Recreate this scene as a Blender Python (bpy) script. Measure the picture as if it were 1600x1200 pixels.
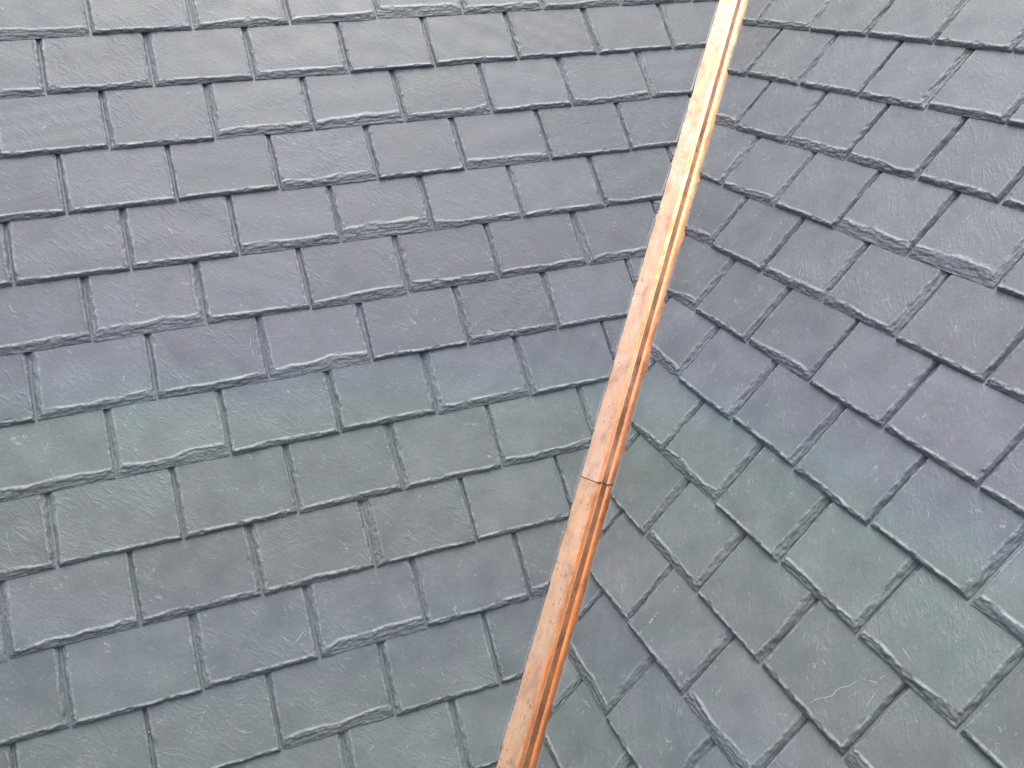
import bpy, math
import numpy as np
from mathutils import Matrix, Vector

for o in list(bpy.data.objects):
    bpy.data.objects.remove(o, do_unlink=True)
scene = bpy.context.scene
COL = scene.collection

# ------------------------------------------------------------------ camera
cam_d = bpy.data.cameras.new('camera')
cam = bpy.data.objects.new('camera', cam_d)
COL.objects.link(cam)
RIGHT = Vector((0.9324958, -0.3600884, -0.0280694))
UP = Vector((0.1823401, 0.4022565, 0.8971855))
BACK = Vector((-0.3117750, -0.8417399, 0.4407610))
cam.matrix_world = Matrix(((RIGHT.x, UP.x, BACK.x, -1.298), (RIGHT.y, UP.y, BACK.y, -2.329),
                           (RIGHT.z, UP.z, BACK.z, 1.213), (0, 0, 0, 1)))
cam_d.sensor_width = 36.0
cam_d.lens = 36.0 * 1384.585 / 1600.0
cam_d.clip_start = 0.02
cam_d.clip_end = 2000
scene.camera = cam

# ------------------------------------------------------------------ sky, sun, exposure
SUN_AZ = math.radians(60)      # direction the light comes from, measured from +X towards +Y
SUN_EL = math.radians(74)
world = bpy.data.worlds.new('World')
scene.world = world
world.use_nodes = True
wn = world.node_tree
wn.nodes.clear()
sky = wn.nodes.new('ShaderNodeTexSky')
sky.sky_type = 'NISHITA'
sky.sun_disc = False
sky.sun_elevation = SUN_EL
sky.sun_rotation = math.pi / 2 - SUN_AZ
sky.air_density = 1.0
sky.dust_density = 6.0
sky.ozone_density = 1.0
hs = wn.nodes.new('ShaderNodeHueSaturation')       # thin cloud takes most of the blue out
hs.inputs['Saturation'].default_value = 0.6
bg = wn.nodes.new('ShaderNodeBackground')
bg.inputs['Strength'].default_value = 0.15
wo = wn.nodes.new('ShaderNodeOutputWorld')
wn.links.new(sky.outputs[0], hs.inputs['Color'])
wn.links.new(hs.outputs[0], bg.inputs['Color'])
wn.links.new(bg.outputs[0], wo.inputs['Surface'])

sun_d = bpy.data.lights.new('sun', 'SUN')
sun_d.energy = 1.0
sun_d.angle = math.radians(40)
sun_d.color = (1.0, 0.96, 0.9)
sun = bpy.data.objects.new('sun', sun_d)
COL.objects.link(sun)
sd = Vector((math.cos(SUN_AZ) * math.cos(SUN_EL), math.sin(SUN_AZ) * math.cos(SUN_EL), math.sin(SUN_EL)))
sun.rotation_euler = sd.to_track_quat('Z', 'Y').to_euler()
sun.location = (2, 2, 6)

vs = scene.view_settings
vs.view_transform = 'Standard'
vs.look = 'None'
vs.gamma = 1.0
vs.exposure = 1.25
scene.render.engine = 'CYCLES'
scene.cycles.max_bounces = 6
scene.cycles.diffuse_bounces = 2
scene.cycles.glossy_bounces = 3
vs.use_curve_mapping = False

# ------------------------------------------------------------------ roof geometry constants
PITCH = 0.8550                              # about 49 degrees on both slopes
CP, SP = math.cos(PITCH), math.sin(PITCH)
T = 0.0115                                 # slate thickness at the tail
E_L, E_R = 0.19883, 0.20095                 # exposure of a course on each slope
S0_L, S0_R = 1.3375, 1.2334                 # slope coordinate of the topmost measured tail
W_L, W_R = 0.305, 0.2765                    # slate widths
DEEP = 0.022                                # valley metal lies this far below the slate surface
V_EDGE = 0.070                              # slates stop this far from the valley line

# each slope: origin 0, u along the courses, s up the slope, n outwards
SLOPES = {
    'L': dict(eu=Vector((1, 0, 0)), es=Vector((0, CP, SP)), n=Vector((0, -SP, CP))),
    'R': dict(eu=Vector((0, -1, 0)), es=Vector((CP, 0, SP)), n=Vector((-SP, 0, CP))),
}
VDIR = Vector((CP, CP, SP)).normalized()    # up the valley
V0 = Vector((DEEP / SP, DEEP / SP, 0))
KV = CP                                     # valley: u = KV * s (left), u = -KV * s (right)
# perpendicular distance d to the valley, inside a slope plane, equals (KV*s + off - u) / sqrt(1+KV^2)
VN = math.sqrt(1 + KV * KV)
VOFF = DEEP / SP - DEEP * (-SP) * 0 - KV * DEEP * 0   # small shift of the valley line


def linkp(o, parent):
    COL.objects.link(o)
    o.parent = parent
    return o


# ------------------------------------------------------------------ materials
def nd(nt, kind, **kw):
    n = nt.nodes.new(kind)
    for k, v in kw.items():
        if k.startswith('i_'):
            key = k[2:]
            n.inputs[int(key) if key.isdigit() else key].default_value = v
        else:
            setattr(n, k, v)
    return n


def math_n(nt, op, a, b=None, clamp=False):
    n = nt.nodes.new('ShaderNodeMath')
    n.operation = op
    n.use_clamp = clamp
    for i, x in enumerate((a, b)):
        if x is None:
            continue
        if isinstance(x, (int, float)):
            n.inputs[i].default_value = x
        else:
            nt.links.new(x, n.inputs[i])
    return n.outputs[0]


def ramp(nt, fac, stops, interp='LINEAR'):
    r = nt.nodes.new('ShaderNodeValToRGB')
    r.color_ramp.interpolation = interp
    el = r.color_ramp.elements
    while len(el) < len(stops):
        el.new(0.5)
    for e, (p, c) in zip(el, stops):
        e.position = p
        e.color = (c[0], c[1], c[2], 1) if not isinstance(c, (int, float)) else (c, c, c, 1)
    nt.links.new(fac, r.inputs[0])
    return r.outputs[0]


def mix(nt, fac, a, b, blend='MIX'):
    m = nt.nodes.new('ShaderNodeMix')
    m.data_type = 'RGBA'
    m.blend_type = blend
    for sock, x in ((m.inputs[0], fac), (m.inputs[6], a), (m.inputs[7], b)):
        if isinstance(x, (int, float)):
            sock.default_value = x
        elif isinstance(x, tuple):
            sock.default_value = (x[0], x[1], x[2], 1)
        else:
            nt.links.new(x, sock)
    return m.outputs[2]


def new_mat(name):
    m = bpy.data.materials.new(name)
    m.use_nodes = True
    nt = m.node_tree
    b = nt.nodes['Principled BSDF']
    return m, nt, b


def slate_material():
    m, nt, b = new_mat('riven_slate')
    L = nt.links.new
    tc = nd(nt, 'ShaderNodeTexCoord')
    oi = nd(nt, 'ShaderNodeObjectInfo')
    geo = nd(nt, 'ShaderNodeNewGeometry')
    edge = nd(nt, 'ShaderNodeAttribute', attribute_name='hewn')
    # per slate texture offset
    rnd3 = nd(nt, 'ShaderNodeTexWhiteNoise', noise_dimensions='1D')
    L(oi.outputs['Random'], rnd3.inputs['W'])
    off = nd(nt, 'ShaderNodeVectorMath', operation='SCALE')
    L(rnd3.outputs['Color'], off.inputs[0])
    off.inputs['Scale'].default_value = 40.0
    pos = nd(nt, 'ShaderNodeVectorMath', operation='ADD')
    L(tc.outputs['Object'], pos.inputs[0])
    L(off.outputs[0], pos.inputs[1])
    P = pos.outputs[0]
    # banded colour cast painted into the slate: grey, mauve, sea green down the roof
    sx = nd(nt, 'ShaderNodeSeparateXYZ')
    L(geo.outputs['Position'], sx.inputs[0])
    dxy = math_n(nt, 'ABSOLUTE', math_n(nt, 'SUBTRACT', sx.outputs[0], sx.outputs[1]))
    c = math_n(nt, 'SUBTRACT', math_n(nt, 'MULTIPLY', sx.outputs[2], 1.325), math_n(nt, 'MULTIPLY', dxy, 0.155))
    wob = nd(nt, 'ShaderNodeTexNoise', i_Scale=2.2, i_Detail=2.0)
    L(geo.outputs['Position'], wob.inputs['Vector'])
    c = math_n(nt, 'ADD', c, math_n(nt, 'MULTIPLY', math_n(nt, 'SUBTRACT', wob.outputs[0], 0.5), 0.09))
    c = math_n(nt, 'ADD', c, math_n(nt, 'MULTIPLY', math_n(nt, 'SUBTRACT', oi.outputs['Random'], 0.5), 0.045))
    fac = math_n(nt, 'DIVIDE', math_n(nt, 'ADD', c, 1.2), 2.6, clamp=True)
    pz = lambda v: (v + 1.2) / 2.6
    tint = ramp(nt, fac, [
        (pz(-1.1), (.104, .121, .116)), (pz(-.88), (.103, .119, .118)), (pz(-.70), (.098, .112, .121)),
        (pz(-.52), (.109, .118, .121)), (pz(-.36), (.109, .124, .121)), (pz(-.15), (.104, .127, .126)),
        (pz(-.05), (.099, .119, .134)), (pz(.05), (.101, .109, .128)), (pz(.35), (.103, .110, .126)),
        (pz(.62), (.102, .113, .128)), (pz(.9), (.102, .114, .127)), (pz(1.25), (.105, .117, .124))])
    # each slate a little lighter or darker
    val = math_n(nt, 'ADD', math_n(nt, 'MULTIPLY', rnd3.outputs['Value'], 0.18), 0.92)
    vv = nd(nt, 'ShaderNodeCombineColor')
    for i in range(3):
        L(val, vv.inputs[i])
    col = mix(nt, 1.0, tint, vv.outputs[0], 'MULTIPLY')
    # cloudy mottling within a slate
    mo = nd(nt, 'ShaderNodeTexNoise', i_Scale=9.0, i_Detail=3.0, i_Roughness=0.6)
    L(P, mo.inputs['Vector'])
    mot = ramp(nt, mo.outputs[0], [(.3, .86), (.7, 1.13)])
    col = mix(nt, 1.0, col, mot, 'MULTIPLY')
    # faint blotches of pinker and greener stone
    hue = nd(nt, 'ShaderNodeTexNoise', i_Scale=14.0, i_Detail=2.0, i_Roughness=0.6)
    L(P, hue.inputs['Vector'])
    col = mix(nt, 1.0, col, ramp(nt, hue.outputs[0], [(.30, (1.03, .98, 1.015)), (.5, (.98, 1.0, 1.01)), (.70, (.96, 1.03, .985))]), 'MULTIPLY')
    fi = nd(nt, 'ShaderNodeTexNoise', i_Scale=120.0, i_Detail=3.0, i_Roughness=0.7)
    L(P, fi.inputs['Vector'])
    fin = ramp(nt, fi.outputs[0], [(.3, .93), (.7, 1.07)])
    col = mix(nt, 1.0, col, fin, 'MULTIPLY')
    # hair scratches: thin level lines of a stretched noise, broken up by a mask
    mr = nd(nt, 'ShaderNodeMapping')
    mr.inputs['Rotation'].default_value = (0, 0, math.radians(50))
    L(P, mr.inputs['Vector'])
    mp = nd(nt, 'ShaderNodeMapping')
    mp.inputs['Scale'].default_value = (1.0, 2.4, 1.0)
    L(mr.outputs[0], mp.inputs['Vector'])
    sn = nd(nt, 'ShaderNodeTexNoise', i_Scale=11.0, i_Detail=3.0, i_Roughness=0.55, i_Distortion=0.9)
    L(mp.outputs[0], sn.inputs['Vector'])
    line = math_n(nt, 'ABSOLUTE', math_n(nt, 'SUBTRACT', sn.outputs[0], 0.53))
    line = ramp(nt, line, [(0.0, 1.0), (0.0065, 0.0)])
    ms = nd(nt, 'ShaderNodeTexNoise', i_Scale=26.0, i_Detail=2.0)
    L(P, ms.inputs['Vector'])
    msk = ramp(nt, ms.outputs[0], [(.535, 0.0), (.64, 1.0)])
    scr = math_n(nt, 'MULTIPLY', line, msk)
    col = mix(nt, math_n(nt, 'MULTIPLY', scr, 0.6), col, (.36, .38, .39))
    # specks and scuffs
    sp = nd(nt, 'ShaderNodeTexNoise', i_Scale=75.0, i_Detail=3.0, i_Roughness=0.65)
    L(mp.outputs[0], sp.inputs['Vector'])
    spk = math_n(nt, 'MULTIPLY', ramp(nt, sp.outputs[0], [(.645, 0.0), (.73, 1.0)]), 0.36)
    col = mix(nt, spk, col, (.30, .32, .33))
    # chipped edges show fresh pale stone in flecks
    ck = fi
    chip = math_n(nt, 'MULTIPLY', edge.outputs['Fac'], ramp(nt, ck.outputs[0], [(.52, 0.0), (.68, 0.34)]))
    col = mix(nt, chip, col, (.27, .29, .30))
    arr = nd(nt, 'ShaderNodeAttribute', attribute_name='arris')
    col = mix(nt, math_n(nt, 'MULTIPLY', arr.outputs['Fac'], ramp(nt, ck.outputs[0], [(.35, 0.08), (.62, 0.6)])), col, (.30, .32, .33))
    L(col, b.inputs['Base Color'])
    ro = ramp(nt, mo.outputs[0], [(.3, .44), (.7, .60)])
    L(ro, b.inputs['Roughness'])
    b.inputs['Specular IOR Level'].default_value = 0.5
    # riven relief
    r1 = nd(nt, 'ShaderNodeTexNoise', i_Scale=22.0, i_Detail=4.0, i_Roughness=0.62, i_Distortion=0.7)
    L(mp.outputs[0], r1.inputs['Vector'])
    rid = math_n(nt, 'ABSOLUTE', math_n(nt, 'SUBTRACT', r1.outputs[0], 0.5))
    r2 = fi
    patch = ramp(nt, mo.outputs[0], [(.40, 0.18), (.60, 1.0)])
    hgt = math_n(nt, 'ADD', math_n(nt, 'MULTIPLY', math_n(nt, 'MULTIPLY', rid, patch), math_n(nt, 'ADD', math_n(nt, 'MULTIPLY', oi.outputs['Random'], 0.75), 0.30)), math_n(nt, 'MULTIPLY', r2.outputs[0], 0.12))
    hgt = math_n(nt, 'ADD', hgt, math_n(nt, 'MULTIPLY', scr, 0.10))
    # fine layers on the hewn edges
    so = nd(nt, 'ShaderNodeSeparateXYZ')
    L(tc.outputs['Object'], so.inputs[0])
    zz = math_n(nt, 'ADD', so.outputs[2], math_n(nt, 'MULTIPLY', so.outputs[1], T / .2))
    cv = nd(nt, 'ShaderNodeCombineXYZ')
    L(math_n(nt, 'MULTIPLY', so.outputs[0], 18.0), cv.inputs[0])
    L(math_n(nt, 'MULTIPLY', so.outputs[1], 18.0), cv.inputs[1])
    L(math_n(nt, 'ADD', math_n(nt, 'MULTIPLY', zz, 520.0), math_n(nt, 'MULTIPLY', oi.outputs['Random'], 90.0)), cv.inputs[2])
    st = nd(nt, 'ShaderNodeTexNoise', i_Scale=1.0, i_Detail=3.0, i_Roughness=0.6)
    L(cv.outputs[0], st.inputs['Vector'])
    hgt = math_n(nt, 'ADD', hgt, math_n(nt, 'MULTIPLY', math_n(nt, 'MULTIPLY', st.outputs[0], edge.outputs['Fac']), 0.75))
    bp = nd(nt, 'ShaderNodeBump', i_Strength=0.82, i_Distance=0.006)
    L(hgt, bp.inputs['Height'])
    L(bp.outputs[0], b.inputs['Normal'])
    return m


def copper_material(name, c0, c1, c2):
    m, nt, b = new_mat(name)
    L = nt.links.new
    tc = nd(nt, 'ShaderNodeTexCoord')
    P = tc.outputs['Object']                       # x across the valley, y up the valley
    n1 = nd(nt, 'ShaderNodeTexNoise', i_Scale=7.0, i_Detail=5.0, i_Roughness=0.6)
    L(P, n1.inputs['Vector'])
    col = ramp(nt, n1.outputs[0], [(.3, c0), (.55, c1), (.75, c2)])
    mp = nd(nt, 'ShaderNodeMapping')
    mp.inputs['Scale'].default_value = (1.0, 0.12, 1.0)
    L(P, mp.inputs['Vector'])
    n2 = nd(nt, 'ShaderNodeTexNoise', i_Scale=150.0, i_Detail=3.0)
    L(mp.outputs[0], n2.inputs['Vector'])
    col = mix(nt, 1.0, col, ramp(nt, n2.outputs[0], [(.3, .93), (.7, 1.05)]), 'MULTIPLY')
    # tarnish freckles and drips
    mp3 = nd(nt, 'ShaderNodeMapping')
    mp3.inputs['Scale'].default_value = (1.0, 0.5, 1.0)
    L(P, mp3.inputs['Vector'])
    n3 = nd(nt, 'ShaderNodeTexNoise', i_Scale=130.0, i_Detail=2.0, i_Roughness=0.5)
    L(mp3.outputs[0], n3.inputs['Vector'])
    n4 = nd(nt, 'ShaderNodeTexNoise', i_Scale=13.0, i_Detail=2.0)
    L(P, n4.inputs['Vector'])
    sp = math_n(nt, 'MULTIPLY', ramp(nt, n3.outputs[0], [(.635, 0.0), (.70, 1.0)]),
                ramp(nt, n4.outputs[0], [(.40, 0.15), (.60, 0.8)]))
    n6 = nd(nt, 'ShaderNodeTexNoise', i_Scale=26.0, i_Detail=4.0, i_Roughness=0.65)
    L(mp3.outputs[0], n6.inputs['Vector'])
    col = mix(nt, ramp(nt, n6.outputs[0], [(.50, 0.0), (.70, 0.8)]), col, (.64, .35, .22))
    col = mix(nt, sp, col, (.36, .19, .11))
    L(col, b.inputs['Base Color'])
    b.inputs['Metallic'].default_value = 1.0
    ro = ramp(nt, n1.outputs[0], [(.3, .36), (.7, .26)])
    L(ro, b.inputs['Roughness'])
    n5 = nd(nt, 'ShaderNodeTexNoise', i_Scale=18.0, i_Detail=2.0)
    L(P, n5.inputs['Vector'])
    bp = nd(nt, 'ShaderNodeBump', i_Strength=0.4, i_Distance=0.004)
    L(math_n(nt, 'ADD', n5.outputs[0], math_n(nt, 'MULTIPLY', n2.outputs[0], 0.03)), bp.inputs['Height'])
    L(bp.outputs[0], b.inputs['Normal'])
    return m


def plain_material(name, colr, rough=0.8, metal=0.0, scale=60.0):
    m, nt, b = new_mat(name)
    tc = nd(nt, 'ShaderNodeTexCoord')
    n = nd(nt, 'ShaderNodeTexNoise', i_Scale=scale, i_Detail=4.0)
    nt.links.new(tc.outputs['Object'], n.inputs['Vector'])
    d = tuple(x * .75 for x in colr)
    e = tuple(min(1, x * 1.2) for x in colr)
    nt.links.new(ramp(nt, n.outputs[0], [(.3, d), (.7, e)]), b.inputs['Base Color'])
    b.inputs['Roughness'].default_value = rough
    b.inputs['Metallic'].default_value = metal
    return m


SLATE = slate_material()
COPPER = copper_material('sheet_copper', (.90, .51, .32), (.95, .61, .42), (.97, .67, .49))
COPPER_B = copper_material('sheet_copper_golden', (.93, .50, .26), (.97, .58, .34), (.98, .64, .40))
FELT = plain_material('roofing_felt', (.035, .035, .038), .9)
NAILM = plain_material('nail_steel', (.22, .22, .23), .4, 1.0)
SEAM_SHADE = plain_material('seam_shade', (.05, .024, .015), .6, 0.0)
SCUFF = plain_material('pale_scuff', (.27, .29, .30), .75, 0.0, 300.0)

# ------------------------------------------------------------------ slate mesh
rng = np.random.default_rng(20240611)


def ragged(x, amps, seed_rng):
    """one dimensional broken noise, sampled at x (metres)"""
    y = np.zeros_like(x)
    lo, hi = x.min() - .1, x.max() + .1
    for step, amp in amps:
        k = np.arange(lo, hi + step, step)
        k = k + seed_rng.uniform(-.35, .35, len(k)) * step
        y = y + amp * np.interp(x, k, seed_rng.uniform(-1, 1, len(k)))
    return y


def smooth(x):
    x = np.clip(x, 0, 1)
    return x * x * (3 - 2 * x)


def layers(d, along, r, wmin, wmax, K, total):
    """terraced height 0..total against the distance d from an edge; each bed of stone breaks on its own line"""
    wid = r.uniform(wmin, wmax)
    swell = ragged(along, ((.24, .45), (.09, .22), (.04, .16)), r)
    h = np.zeros_like(d)
    base = 0.0
    for k in range(K):
        f = (k + 0.45) / K
        w = wid * f * (1.0 + swell) + ragged(along, ((.03, .0034), (.012, .0030), (.006, .0020)), r) * (.55 + .9 * f)
        w = np.maximum(w, 0.0006 + 0.0006 * k)
        h = h + (total / K) * np.clip((d - w) / 0.0019 + 0.5, 0, 1)
    return h, wid * (1 + swell)


def slate_mesh(name, uL, uR, s_len, E, cutL, cutR, s_start, r, fine, side, T):
    """heightfield slate: x = u, y = s (0 at the tail), z = height over the slope.
    uL(s), uR(s): side limits; cutL/cutR: sawn valley edge instead of a hewn one."""
    ymax = s_len
    yb = s_start
    if fine:
        rows = np.concatenate([yb + np.linspace(0, .042, 19), np.arange(yb + .048, E + .012, .0062), [E + .03, ymax]])
    else:
        rows = np.concatenate([yb + np.linspace(0, .030, 6), np.arange(yb + .05, E + .01, .02), [E + .03, ymax]])
    rows = np.unique(np.round(rows[rows <= ymax + 1e-9], 5))
    wid_ref = float(np.max(uR(rows) - uL(rows)))
    nmid = max(4, int(wid_ref / (.0055 if fine else .02)))
    nb = 11 if fine else 4
    band = min(.030, wid_ref * .3) / wid_ref
    cols = np.unique(np.concatenate([np.linspace(0, band, nb), np.linspace(band, 1 - band, nmid), np.linspace(1 - band, 1, nb)]))
    Y, A = np.meshgrid(rows, cols, indexing='ij')
    lo, hi = uL(Y), uR(Y)
    X = lo + (hi - lo) * A
    dT, dL, dR = Y - yb, X - lo, hi - X
    xr, yr = X[0] - X[0].min(), rows
    X1, Y1 = X.copy(), Y.copy()
    K = int(r.integers(4, 7))
    big = r.random()
    hT, wT = layers(dT, X, r, .006 if big > .42 else .014, .014 if big > .42 else .030, K, T - .0012)
    if cutL:
        hL = (T - .0012) * smooth((dL + ragged(Y, ((.02, .0012), (.007, .0008)), r)) / .003 + .55); wL = np.full_like(Y, .003)
    else:
        hL, wL = layers(dL, Y, r, side[0], side[1], int(r.integers(3, 6)), T - .0012)
    if cutR:
        hR = (T - .0012) * smooth((dR + ragged(Y, ((.02, .0012), (.007, .0008)), r)) / .003 + .55); wR = np.full_like(Y, .003)
    else:
        hR, wR = layers(dR, Y, r, side[2], side[3], int(r.integers(3, 6)), T - .0012)
    h = np.minimum(np.minimum(hT, hL), hR) + .0012
    rim = np.maximum.reduce([np.exp(-((d_ - w_ - .0012) / .0022) ** 2) * k_ for d_, w_, k_ in ((dT, wT, 1), (dL, wL, 0 if cutL else .7), (dR, wR, 0 if cutR else .7))]) * (h > T * .8)
    mask = np.maximum.reduce([1 - smooth((dT - wT) / .008), 1 - smooth((dL - wL) / .008), 1 - smooth((dR - wR) / .008)])
    # gentle riven undulation of the top
    und = np.zeros_like(h)
    for _ in range(5):
        kx, ky = r.normal(0, 28, 2)
        und += .00022 * np.sin(kx * X + ky * Y + r.uniform(0, 6.3))
    for _ in range(4):
        kx, ky = r.normal(0, 85, 2)
        und += .00005 * np.sin(kx * X + ky * Y + r.uniform(0, 6.3))
    h = h + und * (1 - .5 * mask)
    lean = T * (-(Y / E))                              # tilts down under the course above
    Z = h + lean
    # the outline itself is a little broken
    jit = .0012
    Y1[0, :] += ragged(X[0], ((.03, jit), (.008, jit * .8)), r) * .8
    if not cutL:
        X1[:, 0] += np.abs(ragged(rows, ((.03, jit), (.008, jit)), r))
    if not cutR:
        X1[:, -1] -= np.abs(ragged(rows, ((.03, jit), (.008, jit)), r))
    ny, nx = X.shape
    V = np.stack([X1, Y1, Z], -1).reshape(-1, 3)
    idx = np.arange(ny * nx).reshape(ny, nx)
    F = np.stack([idx[:-1, :-1], idx[:-1, 1:], idx[1:, 1:], idx[1:, :-1]], -1).reshape(-1, 4)
    # skirt to the underside, own vertices so that the arris stays sharp
    ring = np.concatenate([idx[0, :], idx[1:, -1], idx[-1, -2::-1], idx[-2:0:-1, 0]])
    topv = V[ring].copy()
    botv = topv.copy()
    botv[:, 2] = np.maximum(-T * (botv[:, 1] / E) - .0006, -.0195)
    botv[:, 2] = np.minimum(botv[:, 2], topv[:, 2] - .0005)
    n0 = len(V)
    nr_ = len(ring)
    V = np.concatenate([V, topv, botv])
    a = np.arange(nr_)
    b = (a + 1) % nr_
    F2 = np.stack([n0 + a, n0 + nr_ + a, n0 + nr_ + b, n0 + b], -1)
    F = np.concatenate([F, F2])
    me = bpy.data.meshes.new(name)
    me.vertices.add(len(V))
    me.vertices.foreach_set('co', V.astype(np.float32).ravel())
    me.loops.add(F.size)
    me.loops.foreach_set('vertex_index', F.astype(np.int32).ravel())
    me.polygons.add(len(F))
    me.polygons.foreach_set('loop_start', (np.arange(len(F)) * 4).astype(np.int32))
    me.polygons.foreach_set('use_smooth', np.ones(len(F), dtype=bool))
    me.update()
    me.validate()
    at = me.attributes.new('hewn', 'FLOAT', 'POINT')
    att = np.concatenate([mask.ravel(), np.ones(2 * nr_)]).astype(np.float32)
    at.data.foreach_set('value', att)
    at2 = me.attributes.new('arris', 'FLOAT', 'POINT')
    at2.data.foreach_set('value', np.concatenate([rim.ravel(), np.zeros(2 * nr_)]).astype(np.float32))
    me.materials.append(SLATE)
    return me


# ------------------------------------------------------------------ roof slopes
def slope_root(key, label):
    r = bpy.data.objects.new('roof_slope', None)
    COL.objects.link(r)
    r['label'] = label
    r['category'] = 'roof'
    r['group'] = 'slate roof slopes meeting at the valley'
    return r


root = {
    'L': slope_root('L', 'grey slate roof slope left of the copper valley, facing the viewer'),
    'R': slope_root('R', 'grey slate roof slope right of the copper valley, turned sideways'),
}

# joints between slates, metres along each course, as laid
J_L = {
    0: [-1.4613, -1.1579, -0.8507, -0.5578, -0.2493, 0.0551, 0.3698],
    1: [-1.6133, -1.3084, -1.0044, -0.6982, -0.4013, -0.0944, 0.2153, 0.5245],
    2: [-1.4646, -1.1611, -0.8549, -0.5570, -0.2478, 0.0536, 0.3671],
    3: [-1.6094, -1.3043, -1.0014, -0.6927, -0.3941, -0.0877, 0.2213],
    4: [-1.7713, -1.4660, -1.1592, -0.8538, -0.5537, -0.2495, 0.0570],
    5: [-1.5966, -1.2897, -0.9887, -0.6859, -0.3832, -0.0695],
    6: [-1.7649, -1.4569, -1.1500, -0.8458, -0.5417, -0.2351],
    7: [-1.5938, -1.2936, -0.9838, -0.6897, -0.3888],
    8: [-1.7661, -1.4545, -1.1479, -0.8415, -0.5357],
    9: [-1.9046, -1.5936, -1.2838, -0.9711, -0.6708],
    10: [-1.7878, -1.4726, -1.1707, -0.8698, -0.5564],
    11: [-1.3115, -1.0081, -0.7051],
    12: [-1.4600, -1.1560, -0.8500], 13: [-1.6100, -1.3060, -1.0000],
    -1: [-1.6100, -1.3060, -1.0010], -2: [-1.4600, -1.1550, -0.8500], -3: [-1.6000, -1.2950, -0.9900],
}
J_R = {
    0: [-0.6342, -0.3333, -0.0553, 0.2226, 0.4953],
    1: [-0.4844, -0.1883, 0.0947, 0.3669, 0.6342],
    2: [-0.3397, -0.0505, 0.2271, 0.5057, 0.7798],
    3: [-0.1945, 0.0939, 0.3743, 0.6483, 0.9236],
    4: [-0.0417, 0.2374, 0.5131, 0.7897, 1.0607],
    5: [0.0982, 0.3758, 0.6551, 0.9280, 1.2081],
    6: [0.2355, 0.5186, 0.7945, 1.0631, 1.3478],
    7: [0.3790, 0.6643, 0.9396, 1.2115, 1.4907],
    8: [0.5323, 0.8050, 1.0788, 1.3601],
    9: [0.6840, 0.9708], 10: [0.8278, 1.1100], 11: [0.9700, 1.2500], 12: [1.1100, 1.3900], 13: [1.2600, 1.5400],
    -1: [-0.7800, -0.4800, -0.1950, 0.0830], -2: [-0.9200, -0.6200, -0.3350, -0.0570], -3: [-1.0600, -0.7600, -0.4750],
}


def frame_matrix(key, u, s, rz=0.0):
    S = SLOPES[key]
    c, n_ = math.cos(rz), math.sin(rz)
    eu = S['eu'] * c + S['es'] * n_
    es = S['es'] * c - S['eu'] * n_
    o = S['eu'] * u + S['es'] * s
    n = S['n']
    return Matrix(((eu.x, es.x, n.x, o.x), (eu.y, es.y, n.y, o.y), (eu.z, es.z, n.z, o.z), (0, 0, 0, 1)))


CAMI = cam.matrix_world.inverted()


def in_frame(p):
    q = CAMI @ p
    if q.z > -0.1:
        return False
    f = 1384.585
    x, y = f * q.x / -q.z, f * q.y / -q.z
    return abs(x) < 900 and abs(y) < 700


SLATES = {}


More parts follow.
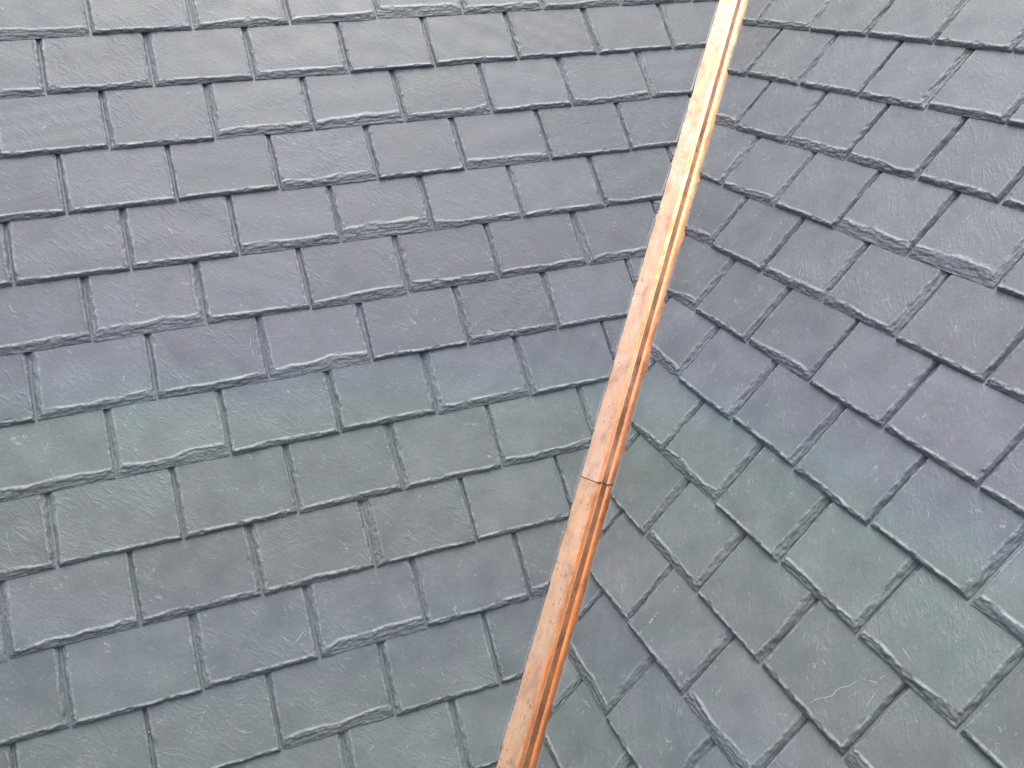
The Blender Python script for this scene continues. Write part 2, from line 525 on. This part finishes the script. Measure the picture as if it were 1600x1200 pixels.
def lay(key, joints, W, E, s0, u_far):
    sgn = 1 if key == 'L' else -1            # left slope: valley at the +u end
    for i in sorted(joints):
        js = list(joints[i])
        s_t = s0 - E * i
        if key == 'L':
            while js[0] > -u_far:
                js.insert(0, js[0] - W)
            while js[-1] < KV * (s_t + 2 * E) + .3:
                js.append(js[-1] + W)
        else:
            while js[-1] < u_far:
                js.append(js[-1] + W)
            while js[0] > -KV * (s_t + 2 * E) - .3:
                js.insert(0, js[0] - W * 1.04)
        for a, bq in zip(js[:-1], js[1:]):
            gap = rng.uniform(.003, .0055) if key == 'L' else rng.uniform(.0045, .009)
            u0, u1 = a + gap / 2, bq - gap / 2
            um = (u0 + u1) / 2
            st = s_t + rng.normal(0, .0019)
            s_len = 2.1 * E
            cutjit = rng.normal(0, .0016 if key == 'L' else .0028)
            cutskew = rng.normal(.030, .006) if key == 'L' else rng.normal(.045, .010)
            # the valley cut, in coordinates local to this slate
            def cut(y, st=st, um=um, cutjit=cutjit, cutskew=cutskew):
                lim = KV * (st + y) + DEEP * .18 - (V_EDGE + cutjit + (-.004 if key == 'R' else 0)) * VN + cutskew * (np.minimum(y, E) - .1) - (.02 if key == 'L' else 0.0) * np.maximum(np.asarray(y) - E, 0)
                return lim - um if key == 'L' else -lim - um
            hi_tail, hi_head = cut(0.0), cut(s_len)
            cl = cr = False
            start = 0.0
            lo_f = (lambda y, v=u0 - um: np.full_like(np.asarray(y, float), v))
            hi_f = (lambda y, v=u1 - um: np.full_like(np.asarray(y, float), v))
            if key == 'L':
                if hi_tail < u1 - um:
                    cr = True
                    need = u0 - um + .003
                    if hi_tail < need:
                        start = (need - hi_tail) / (hi_head - hi_tail) * s_len
                    hi_f = (lambda y, v=u1 - um, c=cut: np.minimum(v, c(np.asarray(y, float))))
            else:
                if hi_tail > u0 - um:
                    cl = True
                    need = u1 - um - .003
                    if hi_tail > need:
                        start = (hi_tail - need) / (hi_tail - hi_head) * s_len
                    lo_f = (lambda y, v=u0 - um, c=cut: np.maximum(v, c(np.asarray(y, float))))
            if start > E * 1.0:
                continue
            S = SLOPES[key]
            ctr = S['eu'] * um + S['es'] * (st + E / 2)
            vis = in_frame(ctr)
            me = slate_mesh('slate', lo_f, hi_f, s_len, E, cl, cr, start, rng, vis, (.007, .018, .004, .013) if key == 'L' else (.003, .008, .009, .021),
                            .0096 if key == 'L' else .0122)
            ob = bpy.data.objects.new('slate', me)
            linkp(ob, root[key])
            ob.matrix_basis = frame_matrix(key, um, st, 0 if (cl or cr) else rng.normal(0, .0035))
            SLATES.setdefault((key, i), []).append((u0, u1, ob, um, st))


lay('L', J_L, W_L, E_L, S0_L, 2.55)
lay('R', J_R, W_R, E_R, S0_R, 2.05)


# felt-covered deck under the slates
def deck(key):
    S = SLOPES[key]
    hz = -.030
    s_lo, s_hi = -1.75, 2.15
    far = -2.75 if key == 'L' else 2.25
    vl = lambda s: (KV * s if key == 'L' else -KV * s)
    # meet at the valley: shift by the deck depth
    pts = []
    for h in (hz, hz - .02):
        dd = -h * (1 - 0)
        for (u, s) in ((far, s_lo), (vl(s_lo), s_lo), (vl(s_hi), s_hi), (far, s_hi)):
            pts.append(S['eu'] * u + S['es'] * s + S['n'] * h)
    f = [(0, 1, 2, 3), (7, 6, 5, 4), (0, 4, 5, 1), (1, 5, 6, 2), (2, 6, 7, 3), (3, 7, 4, 0)]
    me = bpy.data.meshes.new('deck')
    me.from_pydata([tuple(p) for p in pts], [], f)
    me.materials.append(FELT)
    linkp(bpy.data.objects.new('deck', me), root[key])


deck('L')
deck('R')

# ------------------------------------------------------------------ copper valley
nL, nR = SLOPES['L']['n'], SLOPES['R']['n']
oL = (-VDIR.cross(nL)).normalized()          # in the left plane, away from the valley
if oL.x > 0:
    oL = -oL
oR = (VDIR.cross(nR)).normalized()
if oR.y > 0:
    oR = -oR
UPV = (nL + nR).normalized()
XV = VDIR.cross(UPV).normalized()            # across the valley
if XV.dot(oR) < 0:
    XV = -XV


def flashing(t0, t1, lift, label):
    rt = bpy.data.objects.new('valley_flashing', None)
    COL.objects.link(rt)
    rt['label'] = label
    rt['category'] = 'flashing'
    rt['group'] = 'copper valley lengths'
    M = Matrix(((XV.x, VDIR.x, UPV.x, V0.x), (XV.y, VDIR.y, UPV.y, V0.y), (XV.z, VDIR.z, UPV.z, V0.z), (0, 0, 0, 1)))
    rt.matrix_world = M
    aL = Vector((oL.dot(XV), 0, oL.dot(UPV)))
    aR = Vector((oR.dot(XV), 0, oR.dot(UPV)))
    rb = .0185
    crest = Vector((0, 0, .0215))
    z0 = Vector((0, 0, lift))
    def prof_flange(a, sg):
        ds = (.145, .12, .095, .072, .055, .042, .032, .025, rb + .003, rb)
        return [a * d + z0 for d in ds]
    pl = prof_flange(aL, -1)
    pr = prof_flange(aR, 1)
    bl, br = pl[-1], pr[-1]
    c = crest + z0
    arc = [bl.lerp(c, .94) * ((1 - q) ** 2) + c * (2 * q * (1 - q)) + br.lerp(c, .94) * (q * q) for q in np.linspace(0, 1, 7)]
    ribp = [bl, bl.lerp(c, .06), bl.lerp(c, .5), bl.lerp(c, .8), bl.lerp(c, .93)] + arc + [br.lerp(c, .93), br.lerp(c, .8), br.lerp(c, .5), br.lerp(c, .06), br]
    ys = np.arange(t0, t1 + 1e-6, .018)
    wob = ragged(ys, ((.35, .0010), (.09, .0007), (.04, .0003)), rng)
    wob2 = ragged(ys, ((.30, .0012), (.1, .0006)), rng)

    def sheet(nm, prof, dents):
        n = len(prof)
        V, F = [], []
        for k, y in enumerate(ys):
            for j, p in enumerate(prof):
                edge = abs(j - (n - 1) / 2) / ((n - 1) / 2)
                dz = 0.0
                if dents is not None:
                    fall = min(1.0, max(0.0, (Vector((p.x, 0, p.z)).length - rb) / .03))
                    dz = dents[k] * fall
                V.append((p.x, y, p.z + dz + (wob2[k] * .15 if dents is None and 0 < j < n - 1 else 0)))
        m_ = len(V)
        V += [(x, y, z - .0011) for x, y, z in V]
        for k in range(len(ys) - 1):
            for j in range(n - 1):
                q = (k * n + j, k * n + j + 1, (k + 1) * n + j + 1, (k + 1) * n + j)
                F.append(q)
                F.append(tuple(m_ + v for v in reversed(q)))
        def wall(a, b):                                # own vertices: the sheet's edge stays crisp
            q = len(V)
            V.extend((V[a], V[b], V[m_ + b], V[m_ + a]))
            F.append((q, q + 1, q + 2, q + 3))
        for k in range(len(ys) - 1):
            for j in (0, n - 1):
                wall(k * n + j, (k + 1) * n + j)
        for k in (0, len(ys) - 1):
            for j in range(n - 1):
                wall(k * n + j, k * n + j + 1)
        me = bpy.data.meshes.new(nm)
        me.from_pydata(V, [], F)
        me.materials.append(COPPER if lift > 0 else COPPER_B)
        me.polygons.foreach_set('use_smooth', np.array([len(set(f)) == 4 and max(f) < m_ for f in F], dtype=bool))
        ob = bpy.data.objects.new(nm, me)
        linkp(ob, rt)
        return ob
    if lift > 0:                                       # dark strip along the cut end, gap shadow put into its colour
        prof = pl[3:] + ribp[1:-1] + list(reversed(pr[3:]))
        V, F = [], []
        for p in prof:
            for y, dz in ((t0 - .0012, .0001), (t0 - .0012, -.0042), (t0 + .0006, -.0042), (t0 + .0006, .0001)):
                V.append((p.x, y, p.z + dz))
        for j in range(len(prof) - 1):
            for q in range(4):
                F.append((j * 4 + q, j * 4 + (q + 1) % 4, (j + 1) * 4 + (q + 1) % 4, (j + 1) * 4 + q))
        me = bpy.data.meshes.new('seam_strip')
        me.from_pydata(V, [], F)
        me.materials.append(SEAM_SHADE)
        linkp(bpy.data.objects.new('seam_strip', me), rt)
    sheet('flange', pl, wob)
    sheet('flange', list(reversed(pr)), wob2)
    sheet('rib', ribp, None)
    return rt


flashing(-.470, 2.4, .0030, 'upper copper valley length, pale and shining, lapping over the lower one')
low = flashing(-2.2, -.42, 0.0, 'lower orange copper valley length, tucked under the upper one at the cross seam')
low.location += XV * .0016

# ------------------------------------------------------------------ scratches and a nail on single slates
def locate(key, u, s):
    """topmost slate at (u, s) on a slope and the point on it, in its own axes"""
    S = SLOPES[key]
    p = S['eu'] * u + S['es'] * s + S['n'] * .1
    best = None
    for (k, i), lst in SLATES.items():
        if k != key:
            continue
        for (u0, u1, ob, um, st) in lst:
            if not (u0 - .01 < u < u1 + .01 and st - .01 < s < st + .45):
                continue
            inv = ob.matrix_basis.inverted()
            ok, loc, nor, _ = ob.ray_cast(inv @ p, (0, 0, -1))
            if ok:
                w = (ob.matrix_basis @ loc).dot(S['n'])
                if best is None or w > best[0]:
                    best = (w, ob, loc)
    return best


def scratch(key, pts, width, broken=0.0):
    q = []
    for a, b in zip(pts[:-1], pts[1:]):
        n = max(2, int(math.hypot(b[0] - a[0], b[1] - a[1]) / .003))
        q += [(a[0] + (b[0] - a[0]) * k / n, a[1] + (b[1] - a[1]) * k / n) for k in range(n)]
    q.append(pts[-1])
    mid = locate(key, *q[len(q) // 2])
    if mid is None:
        return
    ob = mid[1]
    V, F, prev = [], [], False
    inv = ob.matrix_basis.inverted()
    S = SLOPES[key]
    for k, (u, s) in enumerate(q):
        a, b = q[max(0, k - 1)], q[min(len(q) - 1, k + 1)]
        dx, dy = b[0] - a[0], b[1] - a[1]
        l = math.hypot(dx, dy) or 1
        w = width * (.35 + .65 * math.sin(math.pi * (k + .5) / len(q))) * rng.uniform(.6, 1.25)
        ju, js = rng.normal(0, .0005, 2)
        row = []
        for sg in (-1, 1):
            p = S['eu'] * (u + ju - dy / l * w * sg / 2) + S['es'] * (s + js + dx / l * w * sg / 2) + S['n'] * .1
            ok, loc, nor, _ = ob.ray_cast(inv @ p, (0, 0, -1))
            if ok:
                row.append((loc.x, loc.y, loc.z + .00035))
        if len(row) == 2 and rng.random() > broken:
            V += row
            if prev:
                n = len(V)
                F.append((n - 4, n - 3, n - 1, n - 2))
            prev = True
        else:
            prev = False
    if not F:
        return
    me = bpy.data.meshes.new('scratch')
    me.from_pydata(V, [], F)
    me.materials.append(SCUFF)
    o = bpy.data.objects.new('scratch', me)
    linkp(o, ob)


bpy.context.view_layer.update()
SCR = [
    ('R', [(0.7465, -0.4658), (0.7489, -0.5035), (0.7523, -0.5338), (0.749, -0.5699)], 0.004, 0.35),
    ('R', [(0.7421, -0.3991), (0.7421, -0.421)], 0.003, 0.3),
    ('R', [(1.2357, -0.3464), (1.2423, -0.3283), (1.261, -0.3027), (1.2603, -0.2872), (1.2644, -0.2745), (1.2732, -0.2628), (1.2801, -0.2387)], 0.0018, 0),
    ('R', [(1.2824, -0.2349), (1.2923, -0.2259), (1.3118, -0.2163), (1.3154, -0.1928)], 0.002, 0.2),
    ('R', [(1.1713, -0.2851), (1.2009, -0.3253)], 0.0012, 0.1),
    ('R', [(1.3243, -0.223), (1.3273, -0.2445), (1.3324, -0.2746)], 0.002, 0.1),
    ('L', [(-1.2408, -0.5996), (-1.2181, -0.5886), (-1.191, -0.5649)], 0.0022, 0.1),
    ('L', [(-1.2611, -0.565), (-1.2382, -0.5866)], 0.0016, 0),
    ('L', [(-1.5068, -0.7508), (-1.4817, -0.7054), (-1.4465, -0.6589)], 0.0012, 0.2),
    ('L', [(-1.8688, -0.1247), (-1.8708, -0.1663), (-1.8613, -0.2104)], 0.0013, 0.05),
    ('L', [(-1.4124, -0.7628), (-1.3958, -0.7774), (-1.3762, -0.7848)], 0.0018, 0),
    ('R', [(0.7277, -0.8079), (0.7468, -0.8015), (0.7663, -0.8013)], 0.0022, 0),
    ('L', [(-0.8597, -0.7443), (-0.8598, -0.7741), (-0.8556, -0.8015)], 0.0022, 0.25),
    ('L', [(-1.1784, 0.285), (-1.1828, 0.2517), (-1.1795, 0.2211)], 0.002, 0.15),
    ('L', [(-1.186, 1.1731), (-1.173, 1.1814), (-1.1585, 1.1872)], 0.0012, 0),
    ('L', [(-0.936, -0.5166), (-0.9256, -0.5428), (-0.9207, -0.5766)], 0.002, 0.3),
    ('R', [(1.1575, -0.2525), (1.1764, -0.2584), (1.2052, -0.2662)], 0.0018, 0.3),
    ('R', [(1.3076, -0.1253), (1.3251, -0.1291), (1.3406, -0.1327)], 0.0018, 0.2),
]
NAIL = (-1.617, -0.7149)
for args in SCR:
    scratch(*args)

hit = locate('L', *NAIL)
if hit:
    V, F = [], []
    rings = ((.0036, .0002), (.0036, .0012), (.0026, .0020), (.0011, .0024))
    for r_, z_ in rings:
        for k in range(12):
            a = 2 * math.pi * k / 12
            V.append((r_ * math.cos(a), r_ * math.sin(a), z_))
    for j in range(len(rings) - 1):
        for k in range(12):
            F.append((j * 12 + k, j * 12 + (k + 1) % 12, (j + 1) * 12 + (k + 1) % 12, (j + 1) * 12 + k))
    F.append(tuple(36 + k for k in range(12)))
    me = bpy.data.meshes.new('nail')
    me.from_pydata(V, [], F)
    me.materials.append(NAILM)
    o = bpy.data.objects.new('nail', me)
    linkp(o, hit[1])
    o.location = hit[2]
